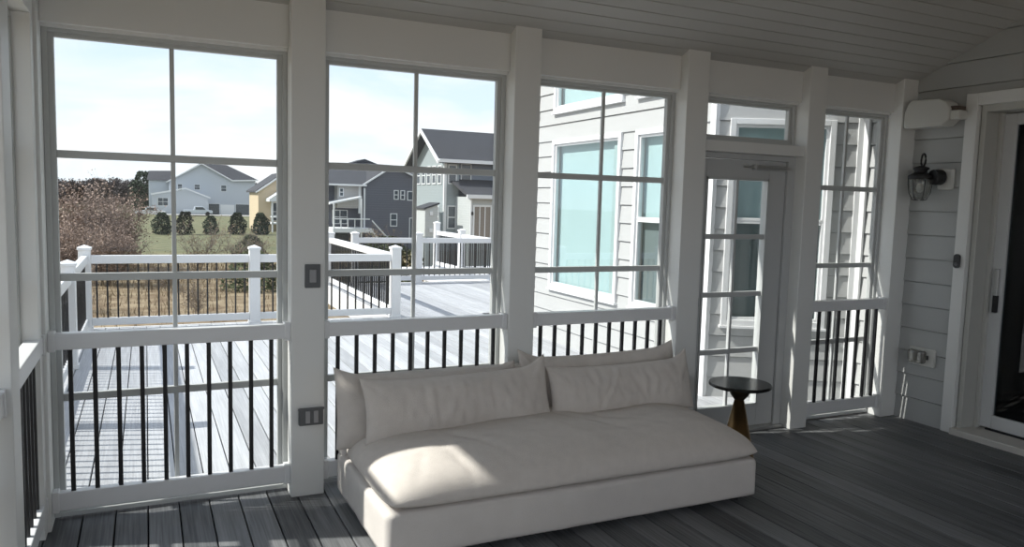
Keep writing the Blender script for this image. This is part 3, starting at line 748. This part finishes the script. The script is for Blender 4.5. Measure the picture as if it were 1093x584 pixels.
def ever_mesh(h, w, seed, n=1500, ls=.12, top=.15):
    rnd = random.Random(seed); lf = MB(); b = MB().tube([(0,0,0),(0,0,h*.9)], [.06,.01], 6)
    for i in range(n):
        z = rnd.uniform(.02,1); rr = w*.5*(min(1,(1-z)*1.6+top)*(min(1, z*6+.55))) ; a = rnd.uniform(0,6.28); r = rr*math.sqrt(rnd.uniform(.35,1))*(1+.2*math.sin(3*a+z*9))
        p = Vector((math.cos(a)*r, math.sin(a)*r, z*h)); s = ls*rnd.uniform(.6,1.3)
        A1 = Vector((rnd.gauss(0,1),rnd.gauss(0,1),rnd.gauss(0,1))).normalized(); c = A1.orthogonal().normalized(); k = len(lf.v)
        lf.v += [tuple(p+A1*s), tuple(p+c*s*.6), tuple(p-A1*s), tuple(p-c*s*.6)]; lf.f.append((k,k+1,k+2,k+3))
    return b, lf
b, lf = ever_mesh(2.3, 1.9, 3, top=.35)
ev = plant('evergreen_shrub', b, TWIG, (1.5,86.5,-3), 'round dark evergreen shrub on the lawn, leftmost of its row', 'shrub', 'evergreen shrubs in a row on the lawn', lf, EVER, 'foliage')
for x, s, lb in ((3.75,1.0,'dark evergreen shrub on the lawn right of the window muntin'),(6.4,.85,'narrow brownish evergreen shrub in the middle of the lawn row'),(9.2,1.0,'dark evergreen shrub in front of the pale house garage doors'),(11.7,1.0,'dark evergreen shrub in front of the beige house, rightmost of its row')):
    copy_plant(ev, (x,87,-3), lb, (s*.95,s*.95,s*1.05), x, 'evergreen shrubs in a row on the lawn')
b, lf = ever_mesh(1.9, 2.0, 8, 1300, .09, .3)
lo = plant('low_evergreen', b, TWIG, (5.9,47,-3), 'low olive green bush just above the far rail beside the middle deck post', 'shrub', None, lf, EVER2, 'foliage')
copy_plant(lo, (4.4,33,-3), 'dark green bush behind the deck balusters left of the middle post', (1.2,1.2,1.0), 1)
copy_plant(lo, (9.3,30,-3), 'olive bush beyond the deck corner below the dark grey house', (1.4,1.4,1.25), 2)
copy_plant(lo, (10.9,33.5,-3), 'dense olive bush left of the blue house, seen over the back rail', (1.5,1.5,1.35), 3)
b, lf = ever_mesh(5.2, 3.6, 5, 4200, .13, .45)
plant('dark_tree', b, TWIG, (-6.9,52,-3), 'dark green tree against the left frame of the first window', 'tree', None, lf, EVER2, 'foliage')
# tree line
b, lf = bush_mesh(8.2, 3.2, 31, 12, .10, .9, .24, 4)
tr = plant('bare_tree', b, TREEB, (-30,230,-3), 'bare brown tree in the far tree line left of the pale house', 'tree', 'bare trees of the far tree line', lf, TREEB, 'twigs')
rnd = random.Random(3)
for i in range(46):
    x = -36+i*1.75+rnd.uniform(-.6,.6); y = 232+rnd.uniform(-8,8); s = rnd.uniform(.55,.76)
    copy_plant(tr, (x,y,-3), 'bare brown tree in the far tree line left of the pale house' if x < -1 else 'bare brown tree in the far tree line behind the houses', (s*1.2,s*1.2,s), rnd.uniform(0,6), 'bare trees of the far tree line' if x < -1 else 'bare trees behind the houses')
b, lf = ever_mesh(9.0, 5.0, 6, 1500, .35, .5)
plant('evergreen_tree', b, TWIG, (-.5,190,-3), 'dark evergreen tree beside the left end of the pale house', 'tree', None, lf, EVER, 'foliage')
# dry grass
g = MB(); rnd = random.Random(9)
for i in range(9000):
    y = 20+rnd.random()**.8*34; x = -7+rnd.random()*(12+y*.28); h = rnd.uniform(.15,.55); a = rnd.uniform(0,3.14); w = .03; k = len(g.v); lx = rnd.gauss(0,.12); ly = rnd.gauss(0,.12)
    g.v += [(x-w*math.cos(a),y-w*math.sin(a),-3.1),(x+w*math.cos(a),y+w*math.sin(a),-3.1),(x+lx,y+ly,-3.05+h)]; g.f.append((k,k+1,k+2))
tag(g.build('dry_grass', GRS), 'tan dry meadow grass growing behind the deck rails', 'grass', kind='stuff')

# ------------------------------------------------------------------ far houses
ROOF = mat('dark_shingles', (.045,.047,.055), .9, var=.25, vscale=2); WOUT = mat('house_trim_white', (.72,.74,.75), .6)
GLD = mat('far_window_glass', (.06,.075,.09), .2, spec=.8)
def lapmat(name, c, lap=.2):
    m = bpy.data.materials.new(name); n, l = nodes(m); b = n['Principled BSDF']; b.inputs['Roughness'].default_value = .7
    tc = n.new('ShaderNodeTexCoord'); sp = n.new('ShaderNodeSeparateXYZ'); l.new(tc.outputs['Object'], sp.inputs[0])
    d = n.new('ShaderNodeMath'); d.operation = 'DIVIDE'; l.new(sp.outputs[2], d.inputs[0]); d.inputs[1].default_value = lap
    f = n.new('ShaderNodeMath'); f.operation = 'FRACT'; l.new(d.outputs[0], f.inputs[0])
    b.inputs['Base Color'].default_value = (*c, 1)
    bp = n.new('ShaderNodeBump'); bp.inputs['Strength'].default_value = .6; bp.inputs['Distance'].default_value = .03
    l.new(f.outputs[0], bp.inputs['Height']); l.new(bp.outputs[0], b.inputs['Normal']); return m
def hwin(parent, x0, x1, z0, z1, y, name='window', mull=1, axis='y', tw=.07, m=None):
    """window on a wall facing -y (axis y) or facing -x (axis x, then x0,x1 run along y and y is the wall's x)"""
    def B(m_, a0, a1, d0, d1, c0, c1): return m_.box(a0,a1,y-d1,y-d0,c0,c1) if axis == 'y' else m_.box(y-d1,y-d0,a0,a1,c0,c1)
    q = MB(); B(q,x0-tw,x0,0,.06,z0-tw,z1+tw); B(q,x1,x1+tw,0,.06,z0-tw,z1+tw); B(q,x0,x1,0,.06,z1,z1+tw); B(q,x0,x1,0,.06,z0-tw,z0)
    for i in range(1, mull): c = x0+(x1-x0)*i/mull; B(q,c-.03,c+.03,0,.05,z0,z1)
    if name == 'window': B(q,x0,x1,0,.05,(z0+z1)/2-.03,(z0+z1)/2+.03)
    w = q.build(name, WOUT, parent)
    B(MB(),x0,x1,.0,.03,z0,z1).build('pane', m or GLD, w)
# pale grey-blue house far away
h = empty('house', (12,172,-3), 'pale grey-blue two-storey house with dark roof far beyond the lawn', 'house')
PB = lapmat('pale_blue_siding', (.46,.50,.55))
q = MB()
q.prism([(4.4,170,-3.6),(21.3,170,-3.6),(21.3,170,4.6),(16.3,170,4.3),(10.6,170,7.4),(4.4,170,3.7)], (0,11,0)); q.build('wall', PB, h)
MB().prism([(.6,173,-3.6),(4.6,173,-3.6),(4.6,173,3.9),(.6,173,3.9)], (0,8,0)).build('wing_wall', PB, h)
MB().prism([(1.2,166.5,-3.6),(11.6,166.5,-3.6),(11.6,166.5,.4),(7.3,166.5,2.1),(1.2,166.5,.9)], (0,3.5,0)).build('porch_wall', PB, h)
q = MB(); q.v = [(3.8,169.4,3.5),(10.6,169.4,7.55),(16.6,169.4,4.25),(21.9,169.6,4.55),(16.0,175.5,7.7),(10.6,175.5,7.8),(3.8,181.5,3.5),(21.9,181.5,4.5)]
q.f = [(1,2,3,4,5),(0,1,5,6),(5,4,7,6),(4,3,7)]; q.build('roof', ROOF, h)
q = MB(); q.v = [(.2,172.5,3.9),(4.9,172.5,3.9),(5.6,177,6.1),(.7,177,5.9),(.2,181,3.9),(4.9,181,3.9)]; q.f = [(0,1,2,3),(3,2,5,4),(0,3,4)]; q.build('wing_roof', ROOF, h)
q = MB(); 
for a, c_ in (((3.8,3.5),(10.6,7.55)),((10.6,7.55),(16.6,4.25)),((16.6,4.25),(21.8,4.5)),((.9,1.0),(7.3,2.35)),((7.3,2.35),(12.0,.5))):
    yy = 166.2 if a[1] < 2.6 and c_[1] < 2.6 else 169.3
    q.prism([(a[0],yy,a[1]-.12),(c_[0],yy,c_[1]-.12),(c_[0],yy,c_[1]+.15),(a[0],yy,a[1]+.15)], (0,.3,0))
q.build('rake_trim', WOUT, h)
for x0, x1, z0, z1 in ((6.0,6.8,1.9,3.2),(9.2,10.2,2.2,3.2),(14.4,15.4,2.0,3.2)): hwin(h, x0, x1, z0, z1, 170)
hwin(h, 2.2, 4.0, -1.2, .3, 166.5, mull=2)
for x0, x1 in ((11.9,14.0),(17.3,20.0)): hwin(h, x0, x1, -3.2, -.7, 170, name='garage_door', m=GLD)
hwin(h, 14.3, 16.9, -3.2, -.9, 170, name='garage_door', m=WOUT)
# drive and white pickup in front
MB().box(2,30,160,165,-3.0,-2.85).build('driveway', mat('pale_concrete', (.50,.48,.45), .8))['kind'] = 'structure'
def truck(loc, label, bodyc, s=1.):
    t = empty('pickup_truck', loc, label, 'truck'); x, y, z = loc; bm_ = mat('truck_paint', bodyc, .3, coat=.5)
    pr_ = [(x-2.6,y,z+.45),(x+2.6,y,z+.45),(x+2.6,y,z+1.0),(x+1.6,y,z+1.1),(x+.9,y,z+1.75),(x-.6,y,z+1.75),(x-.8,y,z+1.1),(x-2.6,y,z+1.1)]
    MB().prism(pr_, (0,1.9,0)).build('body', bm_, t, bevel=.05)
    MB().prism([(x-.5,y-.02,z+1.15),(x+1.35,y-.02,z+1.15),(x+.82,y-.02,z+1.65),(x-.5,y-.02,z+1.65)], (0,1.94,0)).build('windows', GLD, t)
    for dx in (-1.7,1.7):
        for dy in (.02,1.7): MB().tube([(x+dx,y+dy-.02,z+.4),(x+dx,y+dy+.2,z+.4)], .4, 18).build('wheel', BLACK, t)
truck((.6,150,-3.0), 'white pickup truck parked left of the pale house', (.75,.76,.78))
truck((9.2,158,-2.9), 'silver pickup truck parked before the pale house entry', (.55,.6,.66))
# beige house at the right of the first window
h = empty('house', (15.5,97,-3), 'beige two-storey house with white raised deck, cut off by the post', 'house')
BG = lapmat('beige_siding', (.56,.46,.32))
MB().prism([(12.45,95,-3.1),(18.5,95,-3.1),(18.5,95,2.0),(15.4,95,4.1),(12.45,95,2.0)], (0,9,0)).build('wall', BG, h)
q = MB(); 
for a, c_ in (((12.1,1.75),(15.4,4.1)),((15.4,4.1),(18.9,1.75))):
    q.prism([(a[0],94.6,a[1]),(c_[0],94.6,c_[1]),(c_[0],94.6,c_[1]+.22),(a[0],94.6,a[1]+.22)], (0,9.8,0))
q.build('roof', ROOF, h)
q = MB()
for a, c_ in (((12.1,1.7),(15.4,4.05)),((15.4,4.05),(18.9,1.7))): q.prism([(a[0],94.5,a[1]-.05),(c_[0],94.5,c_[1]-.05),(c_[0],94.5,c_[1]+.17),(a[0],94.5,a[1]+.17)], (0,.1,0))
q.build('rake_trim', WOUT, h)
MB().box(13.6,18.4,92,95,-2.0,-1.8).build('raised_deck', WOUT, h)
q = MB()
for x in (13.7,14.5,15.3,16.1): q.box(x-.08,x+.08,92.0,92.16,-3.1,.9)
q.build('porch_column', WOUT, h)
MB().prism([(13.3,91.8,.7),(18.4,91.8,.7),(18.4,91.8,.95),(15.2,91.8,2.3),(13.3,91.8,1.0)], (0,3.2,0)).build('porch_roof', WOUT, h)
MB().box(13.8,18.0,91.9,95,-1.2,-1.1).box(13.7,18.2,92,92.1,-1.05,-.95).build('deck_rail', WOUT, h)
hwin(h, 14.0, 15.2, -1.6, .5, 95)
# dark grey house
h = empty('house', (19,65,-3), 'dark grey two-storey house with white rear deck and steps', 'house')
DG = lapmat('charcoal_siding', (.115,.12,.145)); LG = lapmat('light_greige_siding', (.42,.41,.40))
MB().prism([(16.95,62,-3.2),(26.5,62,-3.2),(26.5,62,1.6),(22.1,62,3.15),(19.6,62,4.25),(16.95,62,2.55)], (0,9,0)).build('wall', DG, h)
MB().box(12.2,17.0,63.5,70,-3.2,2.5).build('wing_wall', DG, h)
MB().box(14.8,16.9,62.2,63.5,.55,2.5).build('bay_wall', LG, h)
q = MB(); q.v = [(11.8,61.8,2.55),(17.2,61.8,2.62),(19.6,61.8,4.35),(22.6,61.8,3.1),(27,61.8,1.6),(11.8,69,4.6),(19,69,4.75),(27,69,4.55)]
q.f = [(0,1,6,5),(1,2,6),(2,3,6),(3,4,7,6)]; q.build('roof', ROOF, h)
MB().prism([(17.3,69,4.6),(18.9,69,5.15),(20.5,69,4.6)], (0,3,0)).build('dormer', ROOF, h)
q = MB()
for a, c_ in (((16.75,2.45),(19.6,4.28)),((19.6,4.28),(22.3,3.1)),((22.3,3.1),(26.6,1.5))): q.prism([(a[0],61.75,a[1]-.05),(c_[0],61.75,c_[1]-.05),(c_[0],61.75,c_[1]+.10),(a[0],61.75,a[1]+.10)], (0,.15,0))
q.box(11.8,17.2,61.7,61.8,2.45,2.6); q.box(17.0,17.12,61.85,62.0,-1.2,2.3); q.box(16.6,16.8,62.1,62.2,.1,2.45)
q.build('white_trim', WOUT, h)
for x0, x1, z0, z1 in ((19.75,20.05,1.45,2.15),(20.35,20.62,1.45,2.15),(22.25,22.5,1.4,2.1),(19.45,19.95,-.9,.1)): hwin(h, x0, x1, z0, z1, 62)
hwin(h, 20.98, 21.55, 1.4, 2.1, 62, name='picture_window')
hwin(h, 21.2, 23.0, -2.2, -.25, 62, name='patio_door', mull=2)
hwin(h, 15.0, 15.25, 1.6, 2.2, 62.2)
MB().prism([(13.7,60.2,.85),(16.4,60.2,1.45),(16.4,60.2,1.58),(13.7,60.2,.98)], (0,3.2,0)).build('porch_roof', WOUT, h)
q = MB(); q.box(13.9,17.3,59.8,63.4,-1.45,-1.1); 
for x in (14.0,16.3): q.box(x-.06,x+.06,59.9,60.02,-3.1,1.0 if x < 15 else 1.4)
for i in range(5): x = 14.0+.58*i; q.box(x-.03,x+.03,59.85,59.93,-1.1,-.3)
q.box(13.9,17.0,59.83,59.95,-.36,-.26); q.build('rear_deck', WOUT, h)
q = MB(); 
q.prism([(17.2,59.9,-1.2),(18.6,59.9,-2.7),(18.6,59.9,-2.95),(17.2,59.9,-1.45)], (0,1.1,0)); q.prism([(17.2,59.85,-.35),(18.6,59.85,-1.85),(18.6,59.85,-2.0),(17.2,59.85,-.5)], (0,.08,0)); q.box(18.5,18.62,59.8,59.92,-3.1,-1.7)
q.build('steps', WOUT, h)
hwin(h, 14.7, 15.9, -.8, .3, 63.5, mull=2)
# blue-grey house
h = empty('house', (21,48,-3), 'light blue-grey house with tall gable and dark-glass patio door beyond the back rail', 'house')
BGm = lapmat('blue_grey_siding', (.30,.345,.36), .18); BGd = lapmat('slate_siding', (.20,.235,.29), .18)
q = MB(); q.prism([(17.75,44,-3.1),(17.75,50,-3.1),(17.75,50,4.2),(17.75,47,6.0),(17.75,44,4.2)], (.99,0,0)); pass
q.build('tower_wall', BGm, h)
MB().box(18.7,27,44.35,50,-3.1,4.2).build('wall', BGd, h)
q = MB(); 
q.prism([(17.1,43.4,3.85),(17.1,47,6.05),(17.1,47,6.30),(17.1,43.4,4.10)], (10.2,0,0)); q.prism([(17.1,50.6,3.85),(17.1,47,6.05),(17.1,47,6.30),(17.1,50.6,4.10)], (10.2,0,0)); q.build('roof', ROOF, h)
q = MB(); q.prism([(17.0,43.35,3.78),(17.0,47,6.02),(17.0,47,6.25),(17.0,43.35,4.05)], (.12,0,0)); q.prism([(17.0,50.65,3.78),(17.0,47,6.02),(17.0,47,6.25),(17.0,50.65,4.05)], (.12,0,0))
q.box(17.1,27,43.30,43.42,3.9,4.12); q.box(17.68,17.86,43.94,44.1,-3.1,4.15); q.box(18.62,18.80,44.2,44.38,1.9,4.15); q.build('white_trim', WOUT, h)
hwin(h, 18.02, 18.5, 2.6, 3.75, 44); hwin(h, 19.05, 19.68, 2.7, 3.85, 44.35); hwin(h, 18.02, 18.5, -.35, 1.05, 44)
for a in (44.6,45.7,46.8,47.9,49.0): hwin(h, a, a+.6, 2.6, 3.7, 17.75, axis='x')
for a in (45.0,46.6): hwin(h, a, a+.7, -.3, 1.0, 17.75, axis='x')
LBG = lapmat('pale_sunroom_siding', (.50,.53,.53), .15)
MB().box(18.55,22.6,41.5,44.3,-.95,1.72).build('sunroom_wall', LBG, h); MB().box(18.6,22.6,41.6,44.3,-3.1,-.95).build('lower_wall', BGm, h)
MB().prism([(18.2,41.1,1.70),(18.2,44.4,2.75),(18.2,44.4,2.9),(18.2,41.1,1.86)], (4.7,0,0)).build('sunroom_roof', ROOF, h)
MB().box(18.15,22.9,41.0,41.12,1.62,1.86).build('gutter', WOUT, h)
CUR = mat('patio_door_interior', (.22,.19,.16), .5)  # plain brown pane colour
hwin(h, 18.85, 19.95, -.85, 1.1, 41.5, name='patio_door', mull=3, m=CUR, tw=.12)
MB().box(20.45,20.62,41.38,41.5,-.95,1.62).box(18.56,18.66,41.42,41.5,-.95,1.62).build('corner_board', WOUT, h)
for x in (18.68,20.15): MB().lathe([(.03,0),(.07,.05),(.07,.2),(.02,.26)], (x,41.4,.55), 10).build('wall_lamp', BLACK, h)
MB().prism([(16.15,43.2,-.9),(17.0,43.2,-.9),(17.0,43.2,1.15),(16.15,43.2,.85)], (.0,1.8,0)).build('side_shed', LBG, h)
MB().prism([(16.05,43.1,.85),(17.1,43.1,1.2),(17.1,43.1,1.3),(16.05,43.1,.95)], (0,2.0,0)).build('shed_roof', ROOF, h)
MB().box(16.2,17.75,43.2,45,-3.1,-.9).build('side_base', BGm, h)
for z in (-.5,.6): MB().box(16.45,16.65,43.12,43.2,z-.12,z+.12).build('shed_vent', WOUT, h)

# ------------------------------------------------------------------ light
sun = bpy.data.lights.new('sun', 'SUN'); sun.energy = 3.3; sun.angle = R(.9); sun.color = (1,.95,.88)
so = bpy.data.objects.new('sun', sun); col.objects.link(so)
so.rotation_euler = Vector((1,-.31,-1.0)).to_track_quat('-Z','Y').to_euler(); so.location = (-20,6,19)
w = bpy.data.worlds.new('sky'); sc.world = w; w.use_nodes = True; n, l = w.node_tree.nodes, w.node_tree.links
bg = n['Background']; tc = n.new('ShaderNodeTexCoord'); sp = n.new('ShaderNodeSeparateXYZ'); l.new(tc.outputs['Generated'], sp.inputs[0])
gr = n.new('ShaderNodeValToRGB'); e = gr.color_ramp.elements; e[0].position = 0; e[0].color = (.50,.58,.66,1); e[1].position = 1; e[1].color = (.16,.28,.56,1)
k = gr.color_ramp.elements.new(.25); k.color = (.42,.50,.61,1); l.new(sp.outputs[2], gr.inputs[0])
mp = n.new('ShaderNodeMapping'); mp.inputs['Scale'].default_value = (1.5,1.5,5.5); mp.inputs['Location'].default_value = (.3,.1,.35); l.new(tc.outputs['Generated'], mp.inputs['Vector'])
nt = n.new('ShaderNodeTexNoise'); nt.inputs['Scale'].default_value = 2.3; nt.inputs['Detail'].default_value = 8; nt.inputs['Roughness'].default_value = .52; nt.inputs['Distortion'].default_value = .4; l.new(mp.outputs[0], nt.inputs['Vector'])
cr = n.new('ShaderNodeValToRGB'); cr.color_ramp.elements[0].position = .38; cr.color_ramp.elements[1].position = .56; l.new(nt.outputs['Fac'], cr.inputs[0])
mx = n.new('ShaderNodeMixRGB'); l.new(cr.outputs[0], mx.inputs[0]); l.new(gr.outputs[0], mx.inputs[1]); mx.inputs[2].default_value = (.60,.60,.605,1)
l.new(mx.outputs[0], bg.inputs[0]); bg.inputs[1].default_value = 1.0

# ------------------------------------------------------------------ camera
cam = bpy.data.cameras.new('camera'); co = bpy.data.objects.new('camera', cam); col.objects.link(co)
cam.sensor_width = 36; cam.lens = 36*820.3/1093; cam.clip_start = .02; cam.clip_end = 2000
yaw, pit, rol = R(25.513), R(-5.3536), R(1.5604)
F = Vector((math.sin(yaw)*math.cos(pit), math.cos(yaw)*math.cos(pit), math.sin(pit)))
R0 = Vector((math.cos(yaw), -math.sin(yaw), 0)); U0 = R0.cross(F)
Rv = math.cos(rol)*R0+math.sin(rol)*U0; Uv = -math.sin(rol)*R0+math.cos(rol)*U0
mw = Matrix((Rv, Uv, -F)).transposed().to_4x4(); mw.translation = (0,-3.805,1.5); co.matrix_world = mw
sc.camera = co
vs = sc.view_settings; vs.view_transform = 'Standard'; vs.look = 'None'; vs.gamma = 1; vs.use_curve_mapping = False; vs.exposure = 0.97
